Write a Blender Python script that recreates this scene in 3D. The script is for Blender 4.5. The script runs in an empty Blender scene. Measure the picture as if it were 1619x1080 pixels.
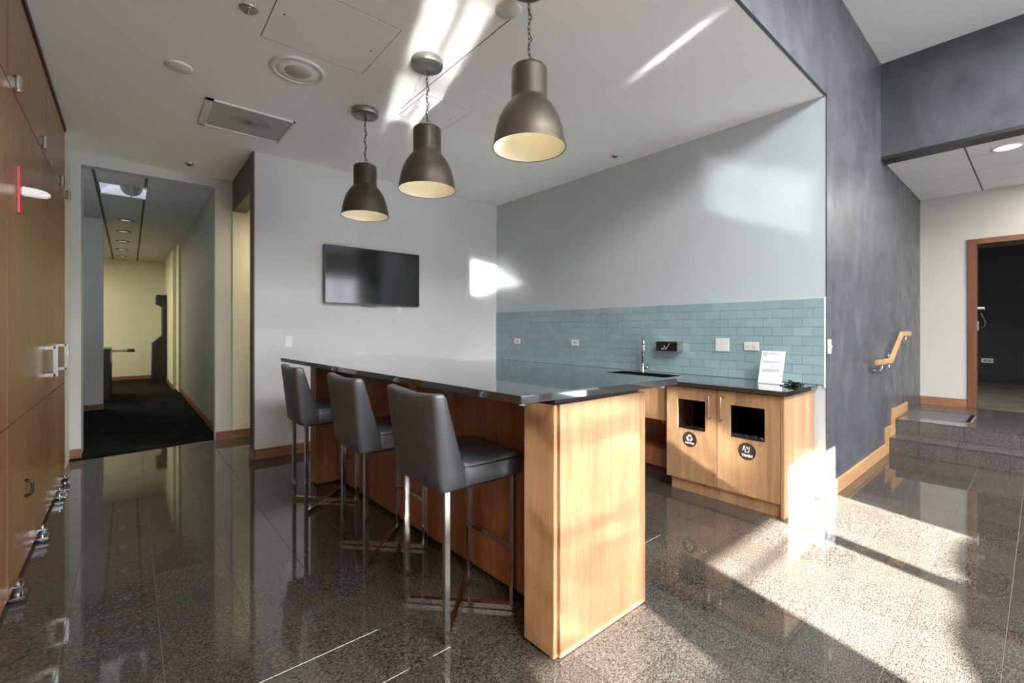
import bpy, bmesh, math, random
from math import radians as R, sin, cos, pi
from mathutils import Vector, Matrix
random.seed(7)
sc = bpy.context.scene
COL = sc.collection

# ------------------------------------------------------------------ camera
FPX, HY, CAMZ, YAW = 712.6, 522.0, 1.36, R(40.33)
cam = bpy.data.cameras.new('camera'); co = bpy.data.objects.new('camera', cam); COL.objects.link(co)
cam.sensor_width = 36; cam.lens = FPX / 1619 * 36; cam.shift_y = (HY - 540) / 1619; cam.clip_start = .02
co.location = (0, 0, CAMZ); co.rotation_euler = (R(90), 0, -YAW); sc.camera = co
def project(x, y, z):
    r = x * cos(YAW) - y * sin(YAW); f = x * sin(YAW) + y * cos(YAW)
    if f < .05: return None
    return 809.5 + FPX * r / f, HY - FPX * (z - CAMZ) / f

# ------------------------------------------------------------------ sky, sun, big lights, exposure
w = bpy.data.worlds.new('sky'); sc.world = w; w.use_nodes = True
bg = w.node_tree.nodes['Background']; bg.inputs[0].default_value = (.72, .85, 1, 1); bg.inputs[1].default_value = 6.0
SUN_H = Vector((.28, .96, 0)).normalized(); EL = math.atan(.435)
sd = Vector((SUN_H.x * cos(EL), SUN_H.y * cos(EL), -sin(EL)))
sl = bpy.data.lights.new('sun', 'SUN'); sl.energy = 92; sl.angle = R(.32); sl.color = (1, .965, .9)
so = bpy.data.objects.new('sun', sl); COL.objects.link(so); so.rotation_euler = sd.to_track_quat('-Z', 'Y').to_euler(); so.location = (-3, -9, 6)
def area(name, loc, sx, sy, power, color, aim):
    l = bpy.data.lights.new(name, 'AREA'); l.shape = 'RECTANGLE'; l.size = sx; l.size_y = sy; l.energy = power; l.color = color
    o = bpy.data.objects.new(name, l); COL.objects.link(o); o.location = loc
    o.rotation_euler = Vector(aim).to_track_quat('-Z', 'Y').to_euler(); return o
area('hall_fill', (1.4, -1.6, 4.15), 3.2, 2.0, 290, (.97, .99, 1), (0, 0, -1))  # added fill lamps out of view, brighten the nook and its ceiling
area('hall_fill', (4.6, -1.6, 4.15), 2.4, 2.0, 200, (.97, .99, 1), (0, 0, -1))
area('passage_light', (7.5, -.6, 3.15), 1.0, 1.0, 30, (1, .95, .86), (0, 0, -1))
area('back_room_light', (11.2, -1.2, 2.95), 1.0, 1.0, 8, (1, .9, .75), (0, 0, -1))
area('corridor_light', (-1.7, 13.4, 3.2), 1.2, 2.4, 70, (1, .93, .66), (0, 0, -1))
area('recess_light', (1.9, 6.1, 2.8), .5, .5, 14, (1, .9, .62), (0, 0, -1))
vs = sc.view_settings; vs.view_transform = 'Standard'; vs.look = 'None'; vs.gamma = 1; vs.use_curve_mapping = False; vs.exposure = 0.97
cy = sc.cycles
cy.use_guiding = True; cy.use_denoising = True; cy.sample_clamp_indirect = 0; cy.sample_clamp_direct = 0
cy.caustics_reflective = True; cy.caustics_refractive = False; cy.blur_glossy = 0; cy.use_adaptive_sampling = False
cy.max_bounces = 8; cy.diffuse_bounces = 5; cy.glossy_bounces = 4; cy.transmission_bounces = 4; cy.transparent_max_bounces = 8

# ------------------------------------------------------------------ materials
MAT = {}
def newmat(n):
    m = bpy.data.materials.new(n); m.use_nodes = True; MAT[n] = m
    return m, m.node_tree, m.node_tree.nodes['Principled BSDF']
def nd(t, typ, **kw):
    n = t.nodes.new(typ)
    for k, v in kw.items():
        if k in n.inputs: n.inputs[k].default_value = v
        else: setattr(n, k, v)
    return n
def ramp(t, fac, stops):
    r = t.nodes.new('ShaderNodeValToRGB'); e = r.color_ramp.elements
    while len(e) < len(stops): e.new(.5)
    for q, (p, c) in zip(e, stops): q.position = p; q.color = (*c, 1)
    t.links.new(fac, r.inputs[0]); return r.outputs[0]
def wpos(t, scale=(1, 1, 1)):
    g = t.nodes.new('ShaderNodeNewGeometry'); m = t.nodes.new('ShaderNodeMapping'); m.inputs['Scale'].default_value = scale
    t.links.new(g.outputs['Position'], m.inputs['Vector']); return m.outputs[0]
def bump(t, p, h, s, d=.01):
    b = nd(t, 'ShaderNodeBump'); b.inputs['Strength'].default_value = s; b.inputs['Distance'].default_value = d
    t.links.new(h, b.inputs['Height']); t.links.new(b.outputs[0], p.inputs['Normal'])
def plain(n, c, rough=.5, metal=0, spec=.5, var=0, emis=0):
    m, t, p = newmat(n)
    p.inputs['Base Color'].default_value = (*c, 1); p.inputs['Roughness'].default_value = rough
    p.inputs['Metallic'].default_value = metal; p.inputs['Specular IOR Level'].default_value = spec
    if var:
        nz = nd(t, 'ShaderNodeTexNoise', Scale=3.0, Detail=4.0); t.links.new(wpos(t), nz.inputs['Vector'])
        t.links.new(ramp(t, nz.outputs['Fac'], [(.3, tuple(x * (1 - var) for x in c)), (.7, tuple(min(1, x * (1 + var)) for x in c))]), p.inputs['Base Color'])
    if emis:
        p.inputs['Emission Color'].default_value = (*c, 1); p.inputs['Emission Strength'].default_value = emis
    return m
def paint(n, c, rough=.55, spec=.3):
    m, t, p = newmat(n); p.inputs['Roughness'].default_value = rough; p.inputs['Specular IOR Level'].default_value = spec
    v = wpos(t); nz = nd(t, 'ShaderNodeTexNoise', Scale=1.3, Detail=3.0); t.links.new(v, nz.inputs['Vector'])
    t.links.new(ramp(t, nz.outputs['Fac'], [(.3, tuple(x * .975 for x in c)), (.7, tuple(min(1, x * 1.02) for x in c))]), p.inputs['Base Color'])
    n2 = nd(t, 'ShaderNodeTexNoise', Scale=260.0, Detail=2.0); t.links.new(v, n2.inputs['Vector']); bump(t, p, n2.outputs['Fac'], .06, .002)
    return m
def wood(n, c0, c1, c2, axis='Z', rough=.38, band=.13, spec=.45):
    m, t, p = newmat(n); p.inputs['Roughness'].default_value = rough; p.inputs['Specular IOR Level'].default_value = spec
    s = {'X': (.06, 1, 1), 'Y': (1, .06, 1), 'Z': (1, 1, .06)}[axis]
    v = wpos(t, s)
    a = nd(t, 'ShaderNodeTexNoise', Scale=16.0, Detail=7.0, Roughness=.62, Distortion=.9); t.links.new(v, a.inputs['Vector'])
    b = nd(t, 'ShaderNodeTexNoise', Scale=130.0, Detail=3.0); t.links.new(v, b.inputs['Vector'])
    mx = nd(t, 'ShaderNodeMix', data_type='FLOAT'); mx.inputs[0].default_value = .3
    t.links.new(a.outputs['Fac'], mx.inputs[2]); t.links.new(b.outputs['Fac'], mx.inputs[3])
    # veneer leaves: wide strips of slightly different tone
    sn = nd(t, 'ShaderNodeVectorMath', operation='SNAP'); big = 50.0
    sn.inputs[1].default_value = {'X': (big, band, band), 'Y': (band, big, band), 'Z': (band, band, big)}[axis]
    g = t.nodes.new('ShaderNodeNewGeometry'); ad = nd(t, 'ShaderNodeVectorMath', operation='ADD'); ad.inputs[1].default_value = (.031, .017, .023)
    t.links.new(g.outputs['Position'], ad.inputs[0]); t.links.new(ad.outputs[0], sn.inputs[0])
    wn = nd(t, 'ShaderNodeTexWhiteNoise'); t.links.new(sn.outputs[0], wn.inputs['Vector'])
    m2 = nd(t, 'ShaderNodeMath', operation='MULTIPLY_ADD'); m2.inputs[1].default_value = .16; m2.inputs[2].default_value = -.08
    t.links.new(wn.outputs['Value'], m2.inputs[0])
    a3 = nd(t, 'ShaderNodeMath', operation='ADD'); t.links.new(mx.outputs[0], a3.inputs[0]); t.links.new(m2.outputs[0], a3.inputs[1])
    t.links.new(ramp(t, a3.outputs[0], [(.3, c0), (.5, c1), (.68, c2)]), p.inputs['Base Color'])
    bump(t, p, b.outputs['Fac'], .08, .002)
    return m
def granite(n, dark, mid, light, rough=.045, tint=.22, scale=1.0):
    m, t, p = newmat(n); p.inputs['Roughness'].default_value = rough; p.inputs['Specular IOR Level'].default_value = .85
    g = t.nodes.new('ShaderNodeNewGeometry')
    # one shift per tile so that the figure breaks at the joints
    ad = nd(t, 'ShaderNodeVectorMath', operation='ADD'); ad.inputs[1].default_value = (-.105 + 3.27, -.105 + 3.08, 10.01)
    sn = nd(t, 'ShaderNodeVectorMath', operation='SNAP'); sn.inputs[1].default_value = (.327, .308, .5)
    t.links.new(g.outputs['Position'], ad.inputs[0]); t.links.new(ad.outputs[0], sn.inputs[0])
    wn = nd(t, 'ShaderNodeTexWhiteNoise'); t.links.new(sn.outputs[0], wn.inputs['Vector'])
    sc2 = nd(t, 'ShaderNodeVectorMath', operation='SCALE'); sc2.inputs['Scale'].default_value = 7.0; t.links.new(wn.outputs['Color'], sc2.inputs[0])
    sh = nd(t, 'ShaderNodeVectorMath', operation='ADD'); t.links.new(g.outputs['Position'], sh.inputs[0]); t.links.new(sc2.outputs[0], sh.inputs[1])
    mp = nd(t, 'ShaderNodeMapping'); mp.inputs['Rotation'].default_value = (0, 0, R(35)); mp.inputs['Scale'].default_value = (.8, 2.0, 1)
    t.links.new(sh.outputs[0], mp.inputs['Vector'])
    a = nd(t, 'ShaderNodeTexNoise', Scale=115.0 * scale, Detail=2.0, Roughness=.6); t.links.new(mp.outputs[0], a.inputs['Vector'])
    b = nd(t, 'ShaderNodeTexNoise', Scale=7.0, Detail=5.0, Distortion=1.2); t.links.new(mp.outputs[0], b.inputs['Vector'])
    mx = nd(t, 'ShaderNodeMix', data_type='FLOAT'); mx.inputs[0].default_value = .06
    t.links.new(a.outputs['Fac'], mx.inputs[2]); t.links.new(b.outputs['Fac'], mx.inputs[3])
    m2 = nd(t, 'ShaderNodeMath', operation='MULTIPLY_ADD'); m2.inputs[1].default_value = tint * .25; m2.inputs[2].default_value = -tint * .125
    t.links.new(wn.outputs['Value'], m2.inputs[0])
    a3 = nd(t, 'ShaderNodeMath', operation='ADD'); t.links.new(mx.outputs[0], a3.inputs[0]); t.links.new(m2.outputs[0], a3.inputs[1])
    col = ramp(t, a3.outputs[0], [(.33, dark), (.43, mid), (.72, light)])
    vo = nd(t, 'ShaderNodeTexVoronoi', Scale=90.0 * scale); t.links.new(mp.outputs[0], vo.inputs['Vector'])
    fl = nd(t, 'ShaderNodeMath', operation='LESS_THAN'); fl.inputs[1].default_value = .05; t.links.new(vo.outputs['Distance'], fl.inputs[0])
    fm = nd(t, 'ShaderNodeMix', data_type='RGBA'); t.links.new(fl.outputs[0], fm.inputs[0]); t.links.new(col, fm.inputs[6]); fm.inputs[7].default_value = (.35, .32, .28, 1)
    t.links.new(fm.outputs[2], p.inputs['Base Color'])
    return m
def plaster(n, c):
    m, t, p = newmat(n); p.inputs['Specular IOR Level'].default_value = .45
    v = wpos(t, (1, 1, .8))
    a = nd(t, 'ShaderNodeTexNoise', Scale=2.6, Detail=8.0, Roughness=.62, Distortion=.7); t.links.new(v, a.inputs['Vector'])
    t.links.new(ramp(t, a.outputs['Fac'], [(.3, tuple(x * .72 for x in c)), (.5, c), (.7, tuple(x * 1.3 for x in c))]), p.inputs['Base Color'])
    b = nd(t, 'ShaderNodeTexNoise', Scale=7.0, Detail=7.0, Distortion=.6); t.links.new(v, b.inputs['Vector'])
    t.links.new(ramp(t, b.outputs['Fac'], [(.3, (.28,) * 3), (.7, (.5,) * 3)]), p.inputs['Roughness'])
    bump(t, p, b.outputs['Fac'], .35, .01)
    return m
def glasspane(n, tint):
    m, t, p = newmat(n); t.nodes.remove(p)
    tr = nd(t, 'ShaderNodeBsdfTransparent'); tr.inputs[0].default_value = (*tint, 1)
    t.links.new(tr.outputs[0], t.nodes['Material Output'].inputs[0]); return m

paint('white_ceiling', (.9, .89, .87), .5)
paint('hall_ceiling', (.72, .72, .71), .6)
paint('wall_paint_white', (.52, .52, .505), .45, .4)
paint('wall_paint_blue', (.445, .5, .52), .42, .4)
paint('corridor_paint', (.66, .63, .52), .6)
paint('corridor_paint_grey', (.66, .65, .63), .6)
paint('corridor_paint_shaded', (.28, .27, .235), .6)  # corridor wall tone with the shade put into the colour
paint('passage_paint', (.46, .445, .41), .6)
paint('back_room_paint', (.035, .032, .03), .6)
paint('brown_paint', (.09, .075, .068), .5)
plaster('dark_plaster', (.07, .074, .085))
granite('granite_floor', (.007, .005, .004), (.03, .0235, .018), (.105, .094, .08))
granite('granite_step', (.018, .016, .015), (.05, .045, .042), (.13, .12, .115), .16)
plain('grout', (.16, .15, .135), .8)
plain('carpet', (.012, .012, .011), 1, spec=.05, var=.5)
plain('carpet_light', (.1, .09, .07), 1, spec=.05, var=.3)
wood('oak_panel', (.27, .142, .064), (.37, .208, .102), (.46, .285, .153))
wood('bar_panel', (.16, .056, .022), (.235, .09, .034), (.31, .13, .053), band=.1)
wood('oak_dark', (.15, .055, .028), (.2, .075, .036), (.26, .1, .05))
wood('locker_wood', (.19, .09, .035), (.265, .135, .056), (.33, .18, .082), rough=.3, band=.34)
wood('trim_x', (.17, .07, .035), (.24, .11, .055), (.31, .15, .075), 'X', .35)
wood('trim_y', (.17, .07, .035), (.24, .11, .055), (.31, .15, .075), 'Y', .35)
wood('trim_oak_x', (.33, .17, .07), (.44, .25, .11), (.52, .32, .15), 'X', .35)
wood('trim_oak_z', (.33, .17, .07), (.44, .25, .11), (.52, .32, .15), 'Z', .35)
wood('door_frame', (.12, .045, .025), (.17, .065, .035), (.22, .09, .05), 'Z', .35)
wood('rail_wood', (.36, .19, .08), (.46, .26, .12), (.54, .33, .16), 'X', .3)
plain('locker_trim', (.045, .02, .016), .4)
plain('black_stone', (.012, .012, .013), .045, spec=1.0)
q = MAT['black_stone'].node_tree.nodes['Principled BSDF'].inputs; q['Coat Weight'].default_value = 1; q['Coat Roughness'].default_value = .03; q['Coat IOR'].default_value = 1.9
plain('black_metal', (.012, .012, .012), .4)
plain('black_plastic', (.01, .01, .011), .3)
plain('screen', (.006, .007, .008), .09, spec=.55)
plain('void_black', (.004, .004, .004), .9, spec=.1)
plain('chrome', (.62, .61, .6), .09, 1)
plain('brushed_steel', (.55, .55, .55), .28, 1)
plain('bronze', (.098, .081, .064), .38, .8)
plain('canopy_steel', (.3, .3, .29), .38, .9)
plain('dark_steel', (.06, .055, .05), .4, .8)
plain('shade_cream', (.88, .84, .7), .4)
plain('bulb', (1, .86, .58), .4, emis=2.0)
plain('white_plastic', (.66, .66, .65), .35)
plain('white_trim', (.7, .69, .66), .45)
plain('paper', (.66, .68, .72), .6)
plain('ink_grey', (.26, .27, .3), .7)
plain('ink_blue', (.38, .47, .6), .7)
plain('sticker_brown', (.028, .016, .011), .45)
plain('sticker_white', (.8, .76, .68), .5)
plain('red_plastic', (.5, .05, .05), .35)
plain('plastic_bag', (.012, .012, .012), .18)
plain('brass', (.45, .33, .14), .3, 1)
plain('seam_dark', (.1, .095, .09), .8)
plain('ceiling_panel', (.47, .45, .41), .7, var=.03)
plain('ceiling_tile', (.68, .67, .65), .7, var=.03)
plain('lamp_white', (.85, .87, .95), .5, emis=.15)
plain('lamp_lens', (1, .97, .92), .3, emis=2.2)
plain('mesh_grey', (.3, .3, .31), .6)
plain('grille_light', (.2, .2, .2), .35, .6)
plain('pavement', (.3, .29, .28), .9)
plain('daylight_glow', (.86, .92, 1.0), .6, emis=5.0)
glasspane('glass_clear', (.96, .98, 1)); glasspane('glass_half', (.55, .55, .57)); glasspane('glass_faint', (.5, .51, .52)); glasspane('glass_dim', (.6, .61, .62))  # darker tints added to weaken the sun through single openings

def tilemat():
    m, t, p = newmat('glass_tile'); p.inputs['Roughness'].default_value = .16; p.inputs['Specular IOR Level'].default_value = .6
    oi = t.nodes.new('ShaderNodeObjectInfo')
    t.links.new(ramp(t, oi.outputs['Random'], [(0, (.235, .35, .37)), (.5, (.25, .365, .385)), (1, (.275, .39, .41))]), p.inputs['Base Color'])
tilemat()
plain('tile_grout', (.4, .47, .48), .7)
def diffmat():   # a soot smudge in the middle of the return grille
    m, t, p = newmat('vent_face'); p.inputs['Roughness'].default_value = .6
    v = wpos(t); s = nd(t, 'ShaderNodeVectorMath', operation='SUBTRACT'); s.inputs[1].default_value = (.83, 4.63, 3.2); t.links.new(v, s.inputs[0])
    mu = nd(t, 'ShaderNodeVectorMath', operation='MULTIPLY'); mu.inputs[1].default_value = (2.9, 4.2, 0); t.links.new(s.outputs[0], mu.inputs[0])
    ln = nd(t, 'ShaderNodeVectorMath', operation='LENGTH'); t.links.new(mu.outputs[0], ln.inputs[0])
    nz = nd(t, 'ShaderNodeTexNoise', Scale=9.0, Detail=4.0); t.links.new(v, nz.inputs['Vector'])
    ad = nd(t, 'ShaderNodeMath', operation='ADD'); t.links.new(ln.outputs['Value'], ad.inputs[0]); t.links.new(nz.outputs['Fac'], ad.inputs[1])
    t.links.new(ramp(t, ad.outputs[0], [(.45, (.2, .18, .155)), (1.35, (.45, .44, .42))]), p.inputs['Base Color'])
diffmat()
def leathermat():
    m, t, p = newmat('grey_leather'); p.inputs['Roughness'].default_value = .36; p.inputs['Specular IOR Level'].default_value = .75; p.inputs['Base Color'].default_value = (.062, .065, .07, 1)
    tc = t.nodes.new('ShaderNodeTexCoord'); vo = nd(t, 'ShaderNodeTexVoronoi', Scale=420.0); t.links.new(tc.outputs['Object'], vo.inputs['Vector'])
    bump(t, p, vo.outputs['Distance'], .12, .002)
leathermat()

# ------------------------------------------------------------------ mesh helpers
class MB:
    def __init__(s): s.bm = bmesh.new()
    def box(s, a, b, bev=0):
        lo = [min(a[i], b[i]) for i in range(3)]; hi = [max(a[i], b[i]) for i in range(3)]
        r = bmesh.ops.create_cube(s.bm, size=1)
        for v in r['verts']: v.co = [lo[i] if v.co[i] < 0 else hi[i] for i in range(3)]
        if bev:
            es = {e for v in r['verts'] for e in v.link_edges}
            bmesh.ops.bevel(s.bm, geom=list(es), offset=bev, segments=2, affect='EDGES')
        return s
    def prism(s, pts, z0, z1, bev=0, axis='Z'):
        def at(u, v, k): return {'Z': (u, v, k), 'X': (k, u, v), 'Y': (u, k, v)}[axis]
        lo = [s.bm.verts.new(at(*p, z0)) for p in pts]; hi = [s.bm.verts.new(at(*p, z1)) for p in pts]
        n = len(pts); fs = [s.bm.faces.new(lo[::-1]), s.bm.faces.new(hi)]
        for i in range(n): fs.append(s.bm.faces.new((lo[i], lo[(i + 1) % n], hi[(i + 1) % n], hi[i])))
        bmesh.ops.recalc_face_normals(s.bm, faces=fs)
        if bev:
            bmesh.ops.bevel(s.bm, geom=list({e for f in fs for e in f.edges}), offset=bev, segments=2, affect='EDGES')
        return s
    def tube(s, pts, r, seg=10, cap=True):
        pts = [Vector(p) for p in pts]; rings = []; ref = None
        for i, p in enumerate(pts):
            d = (pts[min(i + 1, len(pts) - 1)] - pts[max(i - 1, 0)]).normalized()
            if ref is None: ref = d.orthogonal().normalized()
            ref = (ref - d * ref.dot(d)).normalized(); q = d.cross(ref)
            rings.append([s.bm.verts.new(p + (ref * cos(2 * pi * k / seg) + q * sin(2 * pi * k / seg)) * r) for k in range(seg)])
        for A, B in zip(rings, rings[1:]):
            for k in range(seg): s.bm.faces.new((A[k], A[(k + 1) % seg], B[(k + 1) % seg], B[k])).smooth = True
        if cap: s.bm.faces.new(rings[0][::-1]); s.bm.faces.new(rings[-1])
        return s
    def bar(s, a, b, wd, ht, up=(0, 0, 1)):      # square-section bar from a to b
        a, b = Vector(a), Vector(b); d = (b - a).normalized(); u = Vector(up); u = (u - d * u.dot(d)).normalized(); q = d.cross(u)
        c = [[s.bm.verts.new(p + q * (wd / 2 * i) + u * (ht / 2 * j)) for i, j in ((-1, -1), (1, -1), (1, 1), (-1, 1))] for p in (a, b)]
        fs = [s.bm.faces.new(c[0][::-1]), s.bm.faces.new(c[1])] + [s.bm.faces.new((c[0][k], c[0][(k + 1) % 4], c[1][(k + 1) % 4], c[1][k])) for k in range(4)]
        bmesh.ops.recalc_face_normals(s.bm, faces=fs); return s
    def lathe(s, prof, c=(0, 0, 0), seg=40, axis='Z', smooth=True):
        def at(r, h, k):
            x, y = r * cos(2 * pi * k / seg), r * sin(2 * pi * k / seg)
            v = {'Z': (x, y, h), 'X': (h, x, y), 'Y': (x, h, y)}[axis]
            return (v[0] + c[0], v[1] + c[1], v[2] + c[2])
        rings = []; fs = []
        for r, h in prof:
            rings.append([s.bm.verts.new(at(0, h, 0))] if r < 1e-6 else [s.bm.verts.new(at(r, h, k)) for k in range(seg)])
        for A, B in zip(rings, rings[1:]):
            for k in range(seg):
                k2 = (k + 1) % seg
                if len(A) == 1 and len(B) == 1: continue
                f = (A[0], B[k2], B[k]) if len(A) == 1 else (A[k], A[k2], B[0]) if len(B) == 1 else (A[k], A[k2], B[k2], B[k])
                f = s.bm.faces.new(f); f.smooth = smooth; fs.append(f)
        bmesh.ops.recalc_face_normals(s.bm, faces=fs)
        return s
    def cyl(s, c, r, h, axis='Z', seg=24):
        return s.lathe([(0, 0), (r, 0), (r, h), (0, h)], c, seg, axis, smooth=False)
    def loft(s, rings, cap=True, smooth=True):
        V = [[s.bm.verts.new(p) for p in r] for r in rings]; fs = []; n = len(V[0])
        for A, B in zip(V, V[1:]):
            for k in range(n): fs.append(s.bm.faces.new((A[k], A[(k + 1) % n], B[(k + 1) % n], B[k])))
        if cap: fs += [s.bm.faces.new(V[0][::-1]), s.bm.faces.new(V[-1])]
        for f in fs: f.smooth = smooth
        bmesh.ops.recalc_face_normals(s.bm, faces=fs); return s
    def mesh(s, name, m):
        me = bpy.data.meshes.new(name); s.bm.to_mesh(me); s.bm.free(); me.materials.append(MAT[m]); return me
    def build(s, name, m, parent=None, kind=None, smooth=False):
        if parent is not None:
            q = wloc(parent)
            for v in s.bm.verts: v.co -= q
        me = s.mesh(name, m); o = bpy.data.objects.new(name, me); COL.objects.link(o)
        if parent is not None: o.parent = parent
        if kind: o['kind'] = kind
        if smooth:
            for p in me.polygons: p.use_smooth = True
        return o
def wloc(o):
    v = Vector(o.location)
    while o.parent: o = o.parent; v += o.location
    return v
def thing(name, label, cat, loc=(0, 0, 0), group=None):
    o = bpy.data.objects.new(name, None); COL.objects.link(o); o.location = loc; o.empty_display_size = .1
    return tag(o, label, cat, group)
def tag(o, label, cat, group=None):
    o['label'] = label; o['category'] = cat
    if group: o['group'] = group
    return o
def struct(name, mb, m): return mb.build(name, m, None, 'structure')
def sbox(name, a, b, m): return struct(name, MB().box(a, b), m)
def piece(name, me, loc, parent):
    o = bpy.data.objects.new(name, me); COL.objects.link(o); o.parent = parent; o.location = Vector(loc) - wloc(parent); return o
def copy_tree(o, parent=None):
    c = o.copy(); COL.objects.link(c); c.parent = parent
    for ch in list(o.children): copy_tree(ch, c)
    return c
def text(name, s, size, m, parent, loc, rot, bold=.0):
    cu = bpy.data.curves.new(name, 'FONT'); cu.body = s; cu.size = size; cu.align_x = 'CENTER'; cu.align_y = 'CENTER'; cu.extrude = .0004; cu.offset = bold
    q = bpy.data.objects.new(name, cu); COL.objects.link(q); dg = bpy.context.evaluated_depsgraph_get()
    me = bpy.data.meshes.new_from_object(q.evaluated_get(dg)); bpy.data.objects.remove(q); me.materials.clear(); me.materials.append(MAT[m])
    o = bpy.data.objects.new(name, me); COL.objects.link(o); o.parent = parent
    o.location = Vector(loc) - wloc(parent); o.rotation_euler = rot; return o
def chamfer_tile(name, lx, ly, h, ch, m, axis='Z'):
    # flat tile lying in the plane normal to axis, top at 0, body below, chamfered rim: 9 quads
    b = bmesh.new()
    def ring(dx, hh): return [b.verts.new(q) for q in [(sx * (lx / 2 - dx), sy * (ly / 2 - dx), hh) for sx, sy in ((-1, -1), (1, -1), (1, 1), (-1, 1))]]
    A, B, C = ring(0, -h), ring(0, -ch), ring(ch, 0)
    for P, Q in ((A, B), (B, C)):
        for k in range(4): b.faces.new((P[k], P[(k + 1) % 4], Q[(k + 1) % 4], Q[k]))
    b.faces.new(C)
    M = {'Z': Matrix.Identity(3), '-X': Matrix(((0, 0, -1), (-1, 0, 0), (0, 1, 0))), '-Z': Matrix(((1, 0, 0), (0, -1, 0), (0, 0, -1)))}[axis]
    for v in b.verts: v.co = M @ v.co
    me = bpy.data.meshes.new(name); b.to_mesh(me); b.free(); me.materials.append(MAT[m]); return me

# ------------------------------------------------------------------ key planes
ZC = 3.235      # ceiling over the bar nook
XT = 4.237      # tiled wall
YT = 5.35       # wall with the television
YD = 1.115      # dark plaster wall and header
XL = -.457      # cupboard fronts on the left
YH = 6.6        # wall with the corridor opening
YW = -6.3       # window wall behind the camera
ZH = 4.19       # high ceiling

# ------------------------------------------------------------------ floor
floor = sbox('floor', (-4.2, YW - .2, -.2), (6.42, YH + .3, -.004), 'grout')
GX, GY, OX, OY = .327, .308, .105, .105
gap = .0022
tmesh = chamfer_tile('floor_tile', GX - gap, GY - gap, .006, .0008, 'granite_floor')
cells = []
for i in range(-14, 20):
    for j in range(-21, 22):
        x0, y0 = OX + i * GX, OY + j * GY; cx, cyy = x0 + GX / 2, y0 + GY / 2
        if cx < -4.2 or cx > 6.55 or cyy < YW or cyy > 6.7: continue
        if cyy > 1.3 and cx > 4.3: continue
        x1 = min(x0 + GX, 6.416); y1 = y0 + GY
        full = x1 == x0 + GX
        ar = 0
        p = [project(a, b, 0) for a, b in ((x0, y0), (x1, y0), (x1, y1), (x0, y1))]
        if full and all(p) and max(q[0] for q in p) > 0 and min(q[0] for q in p) < 1619 and min(q[1] for q in p) < 1080 and cx > XL:
            ar = abs(sum(p[k][0] * p[(k + 1) % 4][1] - p[(k + 1) % 4][0] * p[k][1] for k in range(4))) / 2
            if 1.4 < cx < 1.9 and 1.4 < cyy < 4: ar = 0
            if cx > 3.7 and cyy > 1.35: ar = 0
            # hidden behind the bar?
            for s in range(1, 40):
                u = s / 40; X, Y, Z = cx * u, cyy * u, CAMZ * (1 - u)
                if 1.35 < X < 1.95 and 1.35 < Y < 4.05 and Z < 1.03: ar = 0
            if cyy > YD + .05 and cx > XT: ar = 0
        cells.append((ar, x0, y0, x1, y1))
cells.sort(key=lambda c: -c[0])
rest = MB()
for k, (ar, x0, y0, x1, y1) in enumerate(cells):
    if k < 300 and ar > 60: piece('floor_tile', tmesh, ((x0 + x1) / 2, (y0 + y1) / 2, 0), floor)
    else: rest.box((x0 + gap / 2, y0 + gap / 2, -.006), (x1 - gap / 2, y1 - gap / 2, 0))
rest.build('floor_tile', 'granite_floor', floor, 'stuff')
sbox('floor_outside', (-30, -40, -.3), (40, YW - .2, -.08), 'pavement')

# carpet of the corridor
cf = struct('floor_corridor', MB().prism([(-.75, 6.47), (.0, 6.55), (.97, 6.68), (1.2, 16.4), (-3, 16.4), (-3, 8)], -.02, .008), 'carpet')

# ------------------------------------------------------------------ ceilings and walls
sbox('ceiling', (XL - .2, YD + .02, ZC), (XT + .2, YH, ZC + .1), 'white_ceiling')
sbox('ceiling_hall', (-4.3, YW - .2, ZH), (10.5, YD + .3, ZH + .15), 'hall_ceiling')
sbox('wall_back', (1.0, YT, 0), (XT + .2, YT + .14, ZC), 'wall_paint_white')
struct('trim_1', MB().box((.985, YT - .004, 0), (1.001, YT + .145, ZC)), 'brown_paint')
sbox('wall_right', (XT, YD + .004, 0), (XT + .2, YT, ZC), 'wall_paint_blue')
# dark plaster: pier right of the nook and header above it
struct('wall_front', MB().box((XT - .002, YD - .002, 0), (8.44, YD + .006, ZH)).box((XT + .2, YD + .006, 0), (8.44, YD + .2, ZH)).box((-4.2, YD - .002, ZC - .001), (XT - .002, YD + .02, ZH)), 'dark_plaster')
# header over the passage with the steps
struct('wall_header', MB().box((6.1, -5, 3.2), (6.3, YD - .004, ZH)), 'dark_plaster')
sbox('trim_2', (6.098, -5, 3.165), (6.3, YD - .004, 3.2), 'black_metal')
# wall with corridor opening
struct('wall_corridor', MB().box((-3.2, YH, 0), (-.391, YH + .12, ZC + .15)).box((.803, YH, 0), (3.2, YH + .12, ZC)).box((-.391, YH, 3.12), (.803, YH + .12, ZC)), 'wall_paint_white')
# soffit over the side recess, dark paint
sbox('wall_soffit', (.99, YT + .14, 2.85), (1.14, YH, ZC), 'brown_paint')
sbox('wall_recess', (3.0, YT + .14, 0), (3.2, YH, ZC), 'corridor_paint')
sbox('ceiling_recess', (1.14, YT + .14, 2.86), (3.2, YH, 2.95), 'corridor_paint')
struct('wall_recess_back', MB().box((.99, YH - .012, 0), (3.0, YH - .002, 2.86)), 'corridor_paint')
# mass behind the cupboards
sbox('wall_left', (-1.2, -1.5, 0), (XL - .03, YH, ZC + .05), 'wall_paint_white')
sbox('wall_left_hall', (-4.3, YW, 0), (-4.15, YD + .2, ZH), 'wall_paint_white')
sbox('wall_hall_inner', (-4.3, YD, 0), (-1.2, YD + .1, ZC - .004), 'wall_paint_white')
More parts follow.
